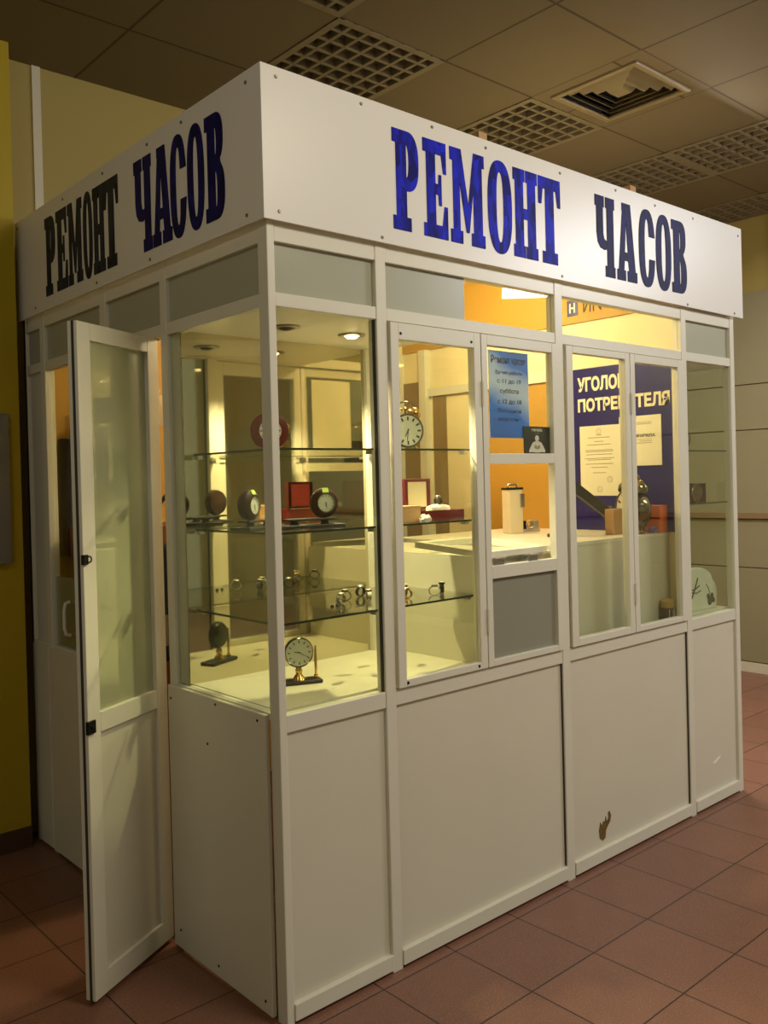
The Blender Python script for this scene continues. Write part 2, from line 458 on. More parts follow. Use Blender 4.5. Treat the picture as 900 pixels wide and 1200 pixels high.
# vent
x0, y0 = CX+T_*VENT[0], CY+T_*VENT[1]
v = thing('air_vent', 'square aluminium ceiling air vent with concentric louvres', 'air vent', (x0, y0, ZC))
bm = B()
def ring(bm, o, i, z0, z1, c=.3):
    box(bm, c-o, c+o, c-o, c-i, z0, z1); box(bm, c-o, c+o, c+i, c+o, z0, z1)
    box(bm, c-o, c-i, c-i, c+i, z0, z1); box(bm, c+i, c+o, c-i, c+i, z0, z1)
ring(bm, .3, .225, 0, .018)
obj('surround', bm, M['ceiling'], v)
bm = B(); ring(bm, .235, .205, -.012, 0); obj('vent_frame', bm, M['vent'], v, .002)
for k in range(4):
    o_ = .2-.045*k
    bm = B()
    for s in range(4):
        mt = Matrix.Translation((.3, .3, 0)) @ Matrix.Rotation(s*PI/2, 4, 'Z')
        a = [(-o_, -o_, .03), (o_, -o_, .03), (o_-.03, -o_+.03, -.004), (-o_+.03, -o_+.03, -.004)]
        lo = [bm.verts.new(mt @ Vector(p)) for p in a]
        hi = [bm.verts.new(mt @ (Vector(p)+Vector((0, 0, .003)))) for p in a]
        bm.faces.new(lo); bm.faces.new(hi[::-1])
        for q in range(4): bm.faces.new((lo[q], hi[q], hi[(q+1) % 4], lo[(q+1) % 4]))
    obj('louvre', bm, M['vent'], v)
bm = B(); box(bm, .265, .335, .265, .335, -.004, 0); obj('centre_plate', bm, M['vent'], v)
bm = B(); box(bm, .08, .52, .08, .52, .1, .11); obj('duct_back', bm, M['void'], v)

# walls
bm = B(); box(bm, -6.5, 5.1, 1.88, 2.0, 0, ZC+.3); struct('wall_back', bm, M['back_wall'])
bm = B(); box(bm, 4.98, 5.1, -8, 1.88, 0, ZC+.3); struct('wall_right', bm, M['back_wall'])
bm = B(); box(bm, .094, .131, 1.872, 1.88, 0, ZC); struct('trim_1', bm, M['trim_white'])
bm = B(); box(bm, -6.5, -.05, 1.735, 1.879, .085, ZC); struct('wall_left', bm, M['yellow_wall'])
bm = B(); box(bm, -6.5, -.05, 1.725, 1.879, 0, .085); struct('baseboard_left', bm, M['base_brown'])
# greige wall panels on the right wall
zz = [.075, .765, 1.12, 1.77, 2.1, 2.767]
bm = B()
for a, b in zip(zz, zz[1:]):
    for yy0 in (-2.2, -1.0, .2, 1.0):
        pass
    box(bm, 4.955, 4.98, -6, 1.88, a+.004, b-.004)
o = struct('trim_2', bm, M['right_wall'])
bm = B(); box(bm, 4.945, 4.98, -6, 1.88, 0, .07); struct('baseboard_right', bm, M['trim_white'])
bm = B(); box(bm, 4.93, 4.98, -6, 1.88, 1.125, 1.165); struct('trim_3', bm, mat('brown_ledge', (132, 108, 76), .6))
bm = B(); box(bm, 4.972, 4.98, .9, .915, 2.767, ZC); struct('trim_4', bm, M['rubber'])
# grey box on the yellow wall
g = tag(obj('wall_box', box(B(), -.42, -.105, 1.70, 1.735, 1.175, 1.782), M['grey_box'], None, .004),
        'flat grey metal box fixed to the yellow wall at the left picture edge', 'wall box')

# ================================================================== KIOSK
K = thing('kiosk', 'white framed glass watch repair kiosk with a blue lettered sign board', 'kiosk')
W, P = M['white'], K
XR, YB = 2.579, 1.80
posts_front = [(0.0, .0249), (.3868, .4274), (1.2462, 1.2907), (2.116, 2.156), (2.5421, 2.579)]
for k, (a, b) in enumerate(posts_front):
    bm = B(); box(bm, a, b, 0, .045 if k == 0 else .04, 0, 2.2); obj('post', bm, W, P, .0025)
posts_left = [(.565, .605), (1.0057, 1.0547), (1.5784, 1.6236), (1.775, YB)]
for a, b in posts_left:
    bm = B(); box(bm, 0, .04, a, b, 0, 2.2); obj('post', bm, W, P, .0025)
for a, b in [(.5, .54), (YB-.04, YB)]:
    bm = B(); box(bm, XR-.04, XR, a, b, 0, 2.2); obj('post', bm, W, P, .0025)
bays = [(.0249, .3868), (.4274, 1.2462), (1.2907, 2.116), (2.156, 2.5421)]
Zt0, Zt1, Zi0, Zi1, Zb0, Zb1 = 1.9504, 1.9878, .7942, .8419, .0107, .0567
for a, b in bays:
    for z0, z1 in ((Zt0, Zt1), (Zi0, Zi1), (Zb0, Zb1), (2.125, 2.2)):
        bm = B(); box(bm, a, b, .002 if z0 > .5 else -.004, .038, z0, z1); obj('rail', bm, W, P, .002)
    bm = B(); box(bm, a-.001, b+.001, .012, .022, Zb1-.02, Zi0+.02)
    if a > 2: lp4 = obj('lower_panel', bm, M['white_panel'], P)
    elif a > 1.2: lp3 = obj('lower_panel', bm, M['white_panel'], P)
    else: obj('lower_panel', bm, M['white_panel'], P)
# damage on the lower panels
pts = [(0, 0), (.018, -.012), (.03, -.006), (.034, .02), (.046, .036), (.06, .048), (.066, .07), (.058, .088), (.05, .084), (.052, .066), (.04, .05), (.036, .074), (.03, .052), (.022, .06), (.012, .044), (.004, .06), (-.004, .03)]
bm = B(); prism(bm, [(1.462+x*1.12, .094+z) for x, z in pts], .0095, .0125)
obj('torn_patch', bm, M['chip'], lp3)
bm = B(); prism(bm, [(2.325, .18), (2.345, .176), (2.39, .194), (2.386, .199), (2.34, .186)], .0095, .0125)
obj('scratch', bm, M['cloth_white'], lp4)
# left face rails, panels
lb = [(.045, .565), (.605, 1.0057), (1.0547, 1.5784), (1.6236, 1.775)]
for k, (a, b) in enumerate(lb):
    bm = B(); box(bm, .002, .038, a, b, Zt0, Zt1); obj('rail', bm, W, P, .002)
    bm = B(); box(bm, .002, .038, a, b, 2.125, 2.2); obj('rail', bm, W, P, .002)
    bm = B(); box(bm, .014, .018, a, b, Zt1-.005, 2.13); obj('frosted_pane', bm, M['frost'], P)
    if k == 1: continue
    bm = B(); box(bm, .002, .038, a, b, .825, .845); obj('rail', bm, W, P, .002)
bm = B(); box(bm, -.012, .002, .052, .598, .012, .8405)
sp = obj('side_panel', bm, M['white_panel'], P, .0015)
for y, z in ((.58, .80), (.31, .826), (.09, .82), (.36, .70), (.555, .07), (.33, .045), (.085, .045)):
    bm = B(); lathe(bm, [(.0045, 0), (.0035, .002)], 10, Matrix.Translation((-.0118, y, z)) @ Matrix.Rotation(-PI/2, 4, 'Y'))
    obj('screw', bm, M['black_metal'], sp)
bm = B(); box(bm, -.006, .006, 1.07, 1.600, .012, .835); obj('side_panel', bm, M['white_panel'], P, .0015)
bm = B(); box(bm, -.006, .006, 1.616, 1.775, .012, .835); obj('side_panel', bm, M['white_panel'], P, .0015)
bm = B(); box(bm, .016, .022, 1.6236, 1.775, .845, Zt0); obj('side_panel', bm, M['white_panel'], P)
bm = B(); box(bm, .016, .02, 1.0547, 1.5784, .845, Zt0); obj('window_pane', bm, M['glass'], P)
bm = B(); box(bm, .024, .028, 1.0547, 1.5784, .845, 1.12); fl = obj('frosted_pane', bm, M['frost_low'], P)
bm = B(); tube(bm, [(.012, 1.42, .9), (-.006, 1.42, .905), (-.012, 1.42, .93), (-.012, 1.42, 1.0), (-.006, 1.42, 1.025), (.012, 1.42, 1.03)], .007)
obj('handle', bm, W, fl, 0, True)
# right end: glass in front, white behind
bm = B(); box(bm, 2.56, 2.564, .04, .5, Zi1, Zt0); obj('window_pane', bm, M['glass'], P)
for z0, z1 in ((Zt0, Zt1), (Zi0, Zi1), (Zb0, Zb1), (2.125, 2.2)):
    bm = B(); box(bm, XR-.038, XR-.002, .04, .5, z0, z1); obj('rail', bm, W, P, .002)
bm = B(); box(bm, 2.555, 2.565, .04, .5, Zb1-.02, Zi0+.02); obj('lower_panel', bm, M['white_panel'], P)
bm = B(); box(bm, 2.555, 2.565, .04, .5, Zt1, 2.13); obj('frosted_pane', bm, M['frost'], P)
bm = B(); box(bm, 2.555, 2.565, .54, YB-.04, .02, 2.5); obj('end_panel', bm, M['cream'], P)
# front transom panes
bm = B(); box(bm, .0249, .3868, .016, .02, Zt1-.005, 2.13); obj('frosted_pane', bm, M['frost'], P)
bm = B(); box(bm, .4274, .787, .016, .02, Zt1-.005, 2.13); obj('frosted_pane', bm, M['frost'], P)
bm = B(); box(bm, .789, 1.2462, .016, .02, Zt1-.005, 2.13); obj('window_pane', bm, M['glass'], P)
bm = B(); box(bm, 1.2907, 2.116, .016, .02, Zt1-.005, 2.13); obj('window_pane', bm, M['glass'], P)
bm = B(); box(bm, 2.156, 2.5421, .016, .02, Zt1-.005, 2.13); obj('frosted_pane', bm, M['frost'], P)
# fixed display panes of the two corner bays
bm = B(); box(bm, .0249, .3868, .012, .016, Zi1, Zt0); obj('window_pane', bm, M['glass'], P)
bm = B(); box(bm, .012, .016, .045, .565, .845, Zt0); obj('window_pane', bm, M['glass'], P)
bm = B(); box(bm, 2.156, 2.5421, .012, .016, Zi1, Zt0); obj('window_pane', bm, M['glass'], P)
# dark seals beside glass
for x in (.0262, .3855):
    bm = B(); box(bm, x-.0015, x+.0015, .008, .02, Zi1, Zt0); obj('seal', bm, M['rubber'], P)
for x in (.4285, 1.2917, 2.1572, 1.245, 2.1148):
    bm = B(); box(bm, x-.0015, x+.0015, .006, .02, .06, .79); obj('seal', bm, M['rubber'], P)
# interior boards
bm = B(); box(bm, .0, XR, YB-.02, YB, 0, 2.5); obj('back_panel', bm, M['gold'], P)
bm = B(); box(bm, 2.138, 2.154, .04, 1.78, 0, 2.5); partition = obj('partition', bm, M['cream'], P)
# frame, coloured lower board and shade-coloured top band on the partition
bm = B(); box(bm, 2.1, 2.138, 1.742, 1.78, .012, 2.5); obj('partition_post', bm, W, partition)
M['tan'] = mat('tan_board', (134, 110, 66), .5, noise=.08, nscale=4)
bm = B(); box(bm, 2.1, 2.138, 1.535, 1.585, .012, 2.19); obj('partition_post', bm, W, partition)
bm = B(); box(bm, 2.132, 2.138, 1.585, 1.742, .012, 2.02); obj('tan_board', bm, M['tan'], partition)
bm = B(); box(bm, 2.132, 2.138, 1.41, 1.51, .012, 1.93); obj('tan_board', bm, M['tan'], partition)
bm = B(); box(bm, 2.12, 2.138, .59, 1.535, 1.93, 1.975); obj('partition_rail', bm, W, partition)
bm = B(); box(bm, 2.132, 2.138, .59, 1.15, .012, 1.93); obj('ochre_board', bm, M['gold'], partition)
bm = B(); box(bm, 2.128, 2.138, .045, 1.742, 2.19, 2.5); fz = obj('shaded_top_band', bm, M['gold'], partition)  # ochre colour gives the step from lit partition to its shaded top
bm = B(); box(bm, 2.1265, 2.128, .53, .59, 2.225, 2.3); obj('blue_mark', bm, M['navy_board'], fz)
bm = B(); box(bm, 2.1258, 2.1265, .545, .552, 2.24, 2.285); box(bm, 2.1258, 2.1265, .57, .577, 2.24, 2.285); box(bm, 2.1258, 2.1265, .552, .57, 2.259, 2.266); obj('white_mark', bm, M['cream_letter'], fz)
text_mesh('writing', 'ИN', M['print_dark'], fz, plane_left(2.127, .5, 2.23), .1, .075, 0)
text_mesh('writing', 'ОО', M['ochre'], fz, plane_left(2.127, .38, 2.24), .13, .06, 0)
bm = B(); box(bm, .0, XR, .0, YB, 2.5, 2.52); obj('roof_panel', bm, M['cream'], P)
bm = B(); box(bm, .02, 2.55, .03, 1.78, .001, .012); obj('floor_board', bm, M['base_brown'], P)

# window leaves -------------------------------------------------------
def leaf(x0, x1, z0, z1, gx0, gx1, gz0, gz1, extra=None, screws=(), hinge_x=None):
    bm = B(); y0, y1 = -.008, .022
    box(bm, x0, gx0, y0, y1, z0, z1); box(bm, gx1, x1, y0, y1, z0, z1)
    box(bm, gx0, gx1, y0, y1, gz1, z1); box(bm, gx0, gx1, y0, y1, z0, gz0)
    for a, b in (extra or []): box(bm, gx0, gx1, y0, y1, a, b)
    lf = obj('window_leaf', bm, W, P, .0015)
    for x, z in screws:
        bm = B(); lathe(bm, [(.005, 0), (.004, .002)], 12, Matrix.Translation((x, -.008, z)) @ Matrix.Rotation(PI/2, 4, 'X'))
        obj('screw', bm, M['black_metal'], lf)
    if hinge_x is not None:
        for z in (1.75, 1.0):
            bm = B(); lathe(bm, [(.005, -.04), (.005, .04)], 12, Matrix.Translation((hinge_x, -.012, z)))
            obj('hinge', bm, W, lf, 0, True)
    return lf
l1 = leaf(.434, .834, .845, 1.947, .466, .802, .868, 1.897, None, ((.47, .857), (.79, .857), (.475, 1.915), (.79, 1.915)), .836)
bm = B(); box(bm, .466, .802, .006, .01, .868, 1.897); obj('pane', bm, M['glass'], l1)
l2 = leaf(.838, 1.244, .845, 1.947, .866, 1.214, .866, 1.912, [(1.135, 1.178), (1.517, 1.552)])
bm = B(); box(bm, .866, 1.214, .006, .01, 1.552, 1.912); obj('pane', bm, M['glass'], l2)
bm = B(); box(bm, .866, 1.214, .006, .01, .866, 1.135); obj('lower_pane', bm, M['frost_low'], l2)
# hatch sash swung in on two hinges, lying over the counter behind
bm = B()
hx0, hx1, sy0, sy1, sz = .872, 1.208, .03, .37, 1.2
box(bm, hx0, hx0+.028, sy0, sy1, sz, sz+.022); box(bm, hx1-.028, hx1, sy0, sy1, sz, sz+.022)
box(bm, hx0+.028, hx1-.028, sy0, sy0+.028, sz, sz+.022); box(bm, hx0+.028, hx1-.028, sy1-.028, sy1, sz, sz+.022)
bmesh.ops.rotate(bm, verts=bm.verts[:], cent=(1.04, .03, 1.2), matrix=Matrix.Rotation(math.radians(4), 3, 'X'))
sash = obj('hatch_sash', bm, W, l2, .0015)
for x in (.912, 1.09):
    bm = B(); box(bm, x-.025, x+.025, .0, .004, 1.178, 1.2); box(bm, x-.025, x+.025, 0, .04, 1.197, 1.201)
    lathe(bm, [(.005, -.026), (.005, .026)], 10, Matrix.Translation((x, -.002, 1.199)) @ Matrix.Rotation(PI/2, 4, 'Y'))
    obj('hinge', bm, M['steel'], l2)
l3 = leaf(1.298, 1.708, .845, 1.947, 1.336, 1.676, .872, 1.922, None, (), 1.71)
bm = B(); box(bm, 1.336, 1.676, .006, .01, .872, 1.922); obj('pane', bm, M['glass'], l3)
l4 = leaf(1.712, 2.112, .845, 1.947, 1.744, 2.068, .866, 1.915)
bm = B(); box(bm, 1.744, 2.068, .006, .01, .866, 1.915); obj('pane', bm, M['glass'], l4)

# sign boards -----------------------------------------------------------
SZ0, SZ1 = 2.175, 2.587
bm = B(); box(bm, -.02, 2.632, -.02, -.012, SZ0, SZ1)
sb = obj('sign_board', bm, M['sign'], P, .001)
front = [('Р', .4526, .562), ('Е', .592, .705), ('М', .717, .882), ('О', .898, 1.021), ('Н', 1.031, 1.161), ('Т', 1.169, 1.294),
         ('Ч', 1.4848, 1.642), ('А', 1.657, 1.794), ('С', 1.815, 1.927), ('О', 1.942, 2.053), ('В', 2.066, 2.182)]
# the first and last edges come straight from the sign plane; inner edges are re-spaced between them
def px_to_x(pairs): return pairs
FRONT = [('Р', 460, 490.5), ('Е', 496, 524), ('М', 527.5, 567.5), ('О', 571.5, 599.5), ('Н', 601.5, 629.5), ('Т', 631, 656.5),
         ('Ч', 697.5, 720), ('А', 722.5, 745.5), ('С', 748.5, 767), ('О', 768.5, 786), ('В', 787, 804)]
CAMP = Vector((-1.362, -1.96284, 1.472687))
def sight(u, v):
    return fw + R_*((u-PU)/F_PX) + U_*((PV-v)/F_PX)
def on_front(u, v, y=-.02):
    d = sight(u, v); t = (y-CAMP.y)/d.y; return CAMP+d*t
def on_left(u, v, x=-.02):
    d = sight(u, v); t = (x-CAMP.x)/d.x; return CAMP+d*t
LZ0, LZ1 = 2.225, 2.527
for ch, a, b in FRONT:
    vm = 212+(a-460)*.255
    xa, xb = on_front(a, vm).x, on_front(b, vm+(b-a)*.255).x
    loops = [[(x*(xb-xa), z*(LZ1-LZ0)) for x, z in lp] for lp in LET[ch]]
    loops_mesh('letter', loops, M['foil'] if a < 690 else M['foil_shaded_navy'], sb, plane_front(xa, -.0212, LZ0))
for x, z in [(.03, 2.56), (.03, 2.2), (.33, 2.565), (.40, 2.19), (.62, 2.568), (.87, 2.56), (1.27, 2.56), (1.27, 2.19), (1.62, 2.567), (1.9, 2.56), (2.2, 2.56), (2.14, 2.185), (2.6, 2.55), (2.55, 2.19)]:
    bm = B(); lathe(bm, [(.0055, 0), (.004, .003)], 12, Matrix.Translation((x, -.02, z)) @ Matrix.Rotation(PI/2, 4, 'X'))
    obj('screw', bm, M['screw'], sb)
bm = B(); box(bm, -.02, -.012, -.012, 1.815, SZ0, SZ1)
sl = obj('sign_board', bm, M['sign'], P, .001)
LEFT = [('Р', 53.5, 65), ('Е', 66.5, 79), ('М', 80, 96.5), ('О', 98, 108.5), ('Н', 109.5, 123), ('Т', 122.5, 139),
        ('Ч', 158, 178), ('А', 179, 201), ('С', 200, 218.5), ('О', 220, 239.5), ('В', 241, 263)]
for ch, a, b in LEFT:
    vm = 300-(a-53.5)*.53
    ya, yb = on_left(a, vm).y, on_left(b, vm-(b-a)*.53).y
    loops = [[(x*(ya-yb), z*(LZ1-LZ0)) for x, z in lp] for lp in LET[ch]]
    loops_mesh('letter', loops, M['foil_shaded_slate'] if a < 150 else M['foil_shaded_navy'], sl, plane_left(-.0212, ya, LZ0))
for y, z in [(.05, 2.555), (.06, 2.2), (.4, 2.56), (.62, 2.56), (.62, 2.195), (.95, 2.56), (1.02, 2.195), (1.3, 2.56), (1.6, 2.2), (1.78, 2.56)]:
    bm = B(); lathe(bm, [(.0055, 0), (.004, .003)], 12, Matrix.Translation((-.02, y, z)) @ Matrix.Rotation(-PI/2, 4, 'Y'))
    obj('screw', bm, M['screw'], sl)
bm = B(); box(bm, 2.56, 2.568, .0, 1.8, SZ0, SZ1); obj('sign_return', bm, M['sign'], P)
for x in (.881, 1.774):
    bm = B(); box(bm, x-.02, x+.02, .0, .03, 2.45, 2.62); obj('batten', bm, M['cardboard'], P)

# door ------------------------------------------------------------------
DA = math.radians(207.6)
DW, DT = .392, .034
door_z0, door_z1 = .016, 1.946
bm = B()
s = .056
def dbox(bm, a, b, z0, z1, t0=0., t1=DT): box(bm, a, b, t0, t1, z0, z1)
dbox(bm, .004, .004+s, door_z0, door_z1); dbox(bm, DW-s, DW, door_z0, door_z1)
dbox(bm, .004+s, DW-s, door_z1-.05, door_z1); dbox(bm, .004+s, DW-s, .768, .826); dbox(bm, .004+s, DW-s, door_z0, .082)
door = obj('door', bm, W, P, .002, loc=(-.006, .668, 0), rotz=DA)
# outer face is the +y side in door space (faces the viewer)
bm = B(); dbox(bm, .004+s, DW-s, .826, door_z1-.05, .012, .02); obj('pane', bm, M['door_glass'], door)
bm = B(); dbox(bm, .004+s, DW-s, .082, .768, .01, .024); obj('door_panel', bm, M['white_panel'], door)
for z in (.83, 1.89):
    pass
bm = B(); box(bm, DW-.028, DW+.006, DT-.004, DT+.006, .775, .812); lathe(bm, [(.006, 0), (.005, .006)], 12, Matrix.Translation((DW-.012, DT+.005, .794)) @ Matrix.Rotation(-PI/2, 4, 'X'))
obj('latch', bm, M['black_metal'], door, .0015)
bm = B(); tube(bm, [(DW-.016+.009*math.cos(a), DT+.008, 1.27+.009*math.sin(a)) for a in [2*PI*k/16 for k in range(16)]], .0022, 8, True)
box(bm, DW-.012, DW+.006, DT-.003, DT+.008, 1.256, 1.284)
obj('ring_latch', bm, M['black_metal'], door)
bm = B(); box(bm, DW-.001, DW+.0008, .014, .023, door_z0, door_z1); obj('seal', bm, M['rubber'], door)
for z in (.13, 1.0, 1.72):
    bm = B(); lathe(bm, [(.007, -.05), (.007, .05)], 12, Matrix.Translation((-.004, DT*.5, z))); box(bm, 0, .03, -.001, .001, z-.05, z+.05); box(bm, -.05, .0, .016, .019, z-.05, z+.05)
    obj('hinge', bm, M['steel'], door, 0, False)

# ================================================================== DISPLAY CASES
D = thing('display_case', 'corner glass display case with mirror back in the left kiosk bay', 'display case', (0, 0, .846))
def dobj(name, bm, m, bev=0.): 
    o = obj(name, bm, m, D, bev); o.location = (0, 0, -.846); return o
bm = B(); box(bm, .03, .84, .042, .51, .835, .848); dobj('case_floor', bm, M['white_panel'])
bm = B(); box(bm, .03, .84, .042, .51, 1.955, 1.968); dobj('case_top', bm, M['white_panel'])
bm = B(); box(bm, .018, .765, .505, .512, .848, 1.955); dobj('mirror', bm, M['mirror'])
bm = B(); box(bm, .03, .84, .512, .52, .84, 1.96); bm.free()
bm = B(); box(bm, .765, .79, .49, .515, .848, 1.955); dobj('corner_post', bm, W)
bm = B(); box(bm, .018, .03, .513, .566, .848, 1.955); dobj('end_strip', bm, W)
bm = B(); box(bm, .838, .842, .045, .49, 1.21, 1.955); dobj('side_pane', bm, M['glass'])
bm = B(); box(bm, .837, .843, .045, .505, .848, 1.21); dobj('side_panel', bm, M['white_panel'])
def shelf(parent, x0, x1, y0, y1, z, dz=-.846):
    bm = B(); box(bm, x0, x1, y0, y1, z-.003, z+.003)
    o = obj('glass_shelf', bm, M['glass_shelf'], parent); o.location = (0, 0, dz)
    bm = B(); box(bm, x0, x1, y0-.0006, y0+.0008, z-.0031, z+.0031); box(bm, x0-.0006, x0+.0008, y0, y1, z-.0031, z+.0031)
    e = obj('shelf_edge', bm, M['glass_edge'], o)
    return o
for z in (1.566, 1.333, 1.083):
    sh = shelf(D, .03, .834, .03, .47, z)
    for x, y in ((.05, .475), (.775, .478), (.052, .06), (.392, .05), (.81, .06)):
        bm = B(); box(bm, x-.008, x+.008, y-.012, y+.012, z-.014, z-.003); obj('shelf_clip', bm, M['steel'], sh)
SHZ = {1: 1.569, 2: 1.336, 3: 1.086}
# ceiling spot rings of the case
for (x, y, lit, lab) in ((.5214, .2766, True, 'round recessed spotlight, lit, right one in the display case top'),
                         (.2495, .2675, False, 'round recessed spotlight, unlit, left one in the display case top')):
    s_ = thing('spotlight', lab, 'spotlight', (x, y, 1.955), 0, 'display case spotlights')
    bm = B(); lathe(bm, [(.026, -.001), (.028, -.006), (.044, -.005), (.046, 0), (.026, 0)], 32, None, False); obj('trim_ring', bm, M['steel'], s_, 0, True)
    bm = B(); lathe(bm, [(.002, -.012), (.016, -.011), (.024, -.004), (.026, 0)], 24); obj('bulb', bm, M['bulb'] if lit else M['black'], s_, 0, True)

D2 = thing('display_case', 'narrow glass display case at the right end of the kiosk', 'display case', (2.15, 0, .846))
def d2(name, bm, m):
    o = obj(name, bm, m, D2); o.location = (-2.15, 0, -.846); return o
bm = B(); box(bm, 2.145, 2.55, .042, .49, .835, .848); d2('case_floor', bm, M['white_panel'])
bm = B(); box(bm, 2.145, 2.55, .042, .49, 1.955, 1.968); d2('case_top', bm, M['white_panel'])
bm = B(); box(bm, 2.145, 2.55, .49, .498, .848, 1.955); d2('case_back', bm, M['white_panel'])
for z in (1.566, 1.333):
    sh = shelf(D2, 2.15, 2.548, .03, .46, z); sh.location = (-2.15, 0, -.846)

# ================================================================== COUNTERS INSIDE
c = thing('counter', 'white boxed counter behind the two right-hand window leaves', 'counter', (1.7, .4, .012))
def cobj(name, bm, m): 
    o = obj(name, bm, m, c); o.location = (-1.7, -.4, -.012); return o
bm = B(); box(bm, 1.30, 2.136, .09, .1, .012, 1.2); cobj('front_panel', bm, M['white_panel'])
bm = B(); box(bm, 1.30, 1.315, .1, .95, .012, 1.2); cobj('side_panel', bm, M['white_panel'])
bm = B(); box(bm, 1.30, 2.136, .088, .95, 1.2, 1.215); cobj('worktop', bm, M['white'])
c = thing('counter', 'white boxed counter behind the service hatch, beside the corner display case', 'counter', (1.08, .4, .012))
bm = B(); box(bm, -.23, .2, -.345, -.335, 0, 1.178); obj('front_panel', bm, M['white_panel'], c)
bm = B(); box(bm, -.234, .2, -.35, .45, 1.178, 1.188); obj('worktop', bm, M['white'], c)
bm = B(); box(bm, -.23, -.22, -.335, .45, 0, 1.178); obj('side_panel', bm, M['white_panel'], c)

# ================================================================== PAPER SIGNS ON THE GLASS
hs = thing('hours_notice', 'blue clouded paper notice with opening hours taped inside the service window', 'notice', (.897, .0145, 1.606))
HW, HH = .208, .296
bm = B(); box(bm, 0, HW, 0, .001, 0, HH); obj('sheet', bm, M['blue_paper'], hs)
bm = B(); box(bm, 0, HW, .001, .002, 0, HH); obj('backing', bm, M['paper'], hs)
def hl(txt, w, h, z, mm, bold=0.):
    text_mesh('writing', txt, mm, hs, plane_front(HW*.5, -.0006, z), w, h, bold or .006, 'CENTER')
INK2 = mat('faded_navy_print', (34, 58, 120), .5)
text_mesh('writing', 'Ремонт часов', M['ink'], hs, plane_front(HW*.5, -.0006, HH-.043), .182, .027, .008, 'CENTER')
hl('Время работы', .14, .017, HH-.082, INK2)
hl('с 11 до 19', .125, .018, HH-.112, INK2)
hl('суббота', .098, .02, HH-.147, M['ink'])
hl('с 12 до 18', .125, .018, HH-.182, M['ink'])
hl('Выходной', .12, .017, HH-.212, INK2)
hl('воскресенье', .12, .015, HH-.242, INK2)

rc = thing('display_card', 'small black card with a pale meditating figure in the service window corner', 'card', (1.068, .0115, 1.553))
bm = B(); box(bm, 0, .145, -.001, .001, 0, .095); obj('card', bm, M['black'], rc)
text_mesh('writing', 'renata', M['fig_white'], rc, plane_front(.073, -.0014, .078), .058, .011, .02, 'CENTER')
text_mesh('writing', 'SWISS', M['print_grey'], rc, plane_front(.073, -.0014, .07), .03, .004, 0, 'CENTER')
loops = [sup(.064, .062, .0095, .0125, 0, 360, 20, 2)[:-1],
         [(.058, .051), (.07, .051), (.086, .044), (.094, .03), (.104, .012), (.102, .004), (.09, .006), (.064, .0035), (.036, .006), (.026, .004), (.024, .012), (.034, .03), (.042, .044)]]
loops_mesh('figure', loops, M['fig_white'], rc, plane_front(0, -.0014, 0) @ Matrix.Diagonal((1.13, .87, 1, 1)), .0002)
loops_mesh('figure_shade', [[(.052, .036), (.064, .03), (.076, .036), (.08, .022), (.064, .016), (.048, .022)]], M['print_grey'], rc, plane_front(0, -.0018, 0) @ Matrix.Diagonal((1.13, .87, 1, 1)), .0001)

# ================================================================== NOTICE BOARD
nb = thing('notice_board', 'navy consumer notice board with cream capitals on the inner partition', 'notice board', (2.138, .3, 1.216))
bm = B(); box(bm, -.006, 0, -.256, .286, 0, .755); obj('board', bm, M['navy_board'], nb)
def ny(y): return y-.3
text_mesh('writing', 'УГОЛОК', M['cream_letter'], nb, plane_left(-.0068, ny(.545), 1.862-1.216), .262, .068, .045)
text_mesh('writing', 'ПОТРЕБИТЕЛЯ', M['cream_letter'], nb, plane_left(-.0068, ny(.545), 1.767-1.216), .477, .063, .045)
d1 = thing('document', 'white certificate page with seals, left page on the navy notice board', 'document', (2.131, .432, 1.375), 0, 'pages on the notice board')
bm = B(); box(bm, -.0015, 0, -.115, .105, 0, .325); obj('page', bm, M['paper'], d1)
random.seed(3)
bm = B()
for k, (z, w) in enumerate(((.28, .03), (.268, .12), (.25, .05), (.235, .13), (.21, .15), (.203, .15), (.19, .14), (.172, .16), (.165, .13), (.146, .15), (.13, .09), (.105, .07))):
    box(bm, -.0019, -.0015, -w/2, w/2, z, z+.003)
obj('print', bm, M['print_grey'], d1)
for y, z in ((-.055, .075), (0.0, .03), (0, .298)):
    bm = B(); tube(bm, [(-.0018, y+.014*math.cos(a), z+.014*math.sin(a)) for a in [2*PI*k/20 for k in range(20)]], .0008, 6, True)
    tube(bm, [(-.0018, y+.008*math.cos(a), z+.008*math.sin(a)) for a in [2*PI*k/20 for k in range(20)]], .0006, 6, True)
    obj('seal_stamp', bm, M['print_grey'], d1)
d2_ = thing('document', 'white rules booklet page with one dark heading, right page on the navy notice board', 'document', (2.131, .207, 1.508), 0, 'pages on the notice board')
bm = B(); box(bm, -.003, 0, -.096, .115, 0, .222); obj('page', bm, M['paper'], d2_)
text_mesh('writing', 'ПРАВИЛА', M['print_dark'], d2_, plane_left(-.0034, .038, .126), .105, .014, .03)
bm = B()
for z, w in ((.115, .1), (.107, .06), (.099, .09), (.19, .1), (.183, .08)): box(bm, -.0034, -.003, -.05, -.05+w, z, z+.0025)
obj('print', bm, M['print_grey'], d2_)

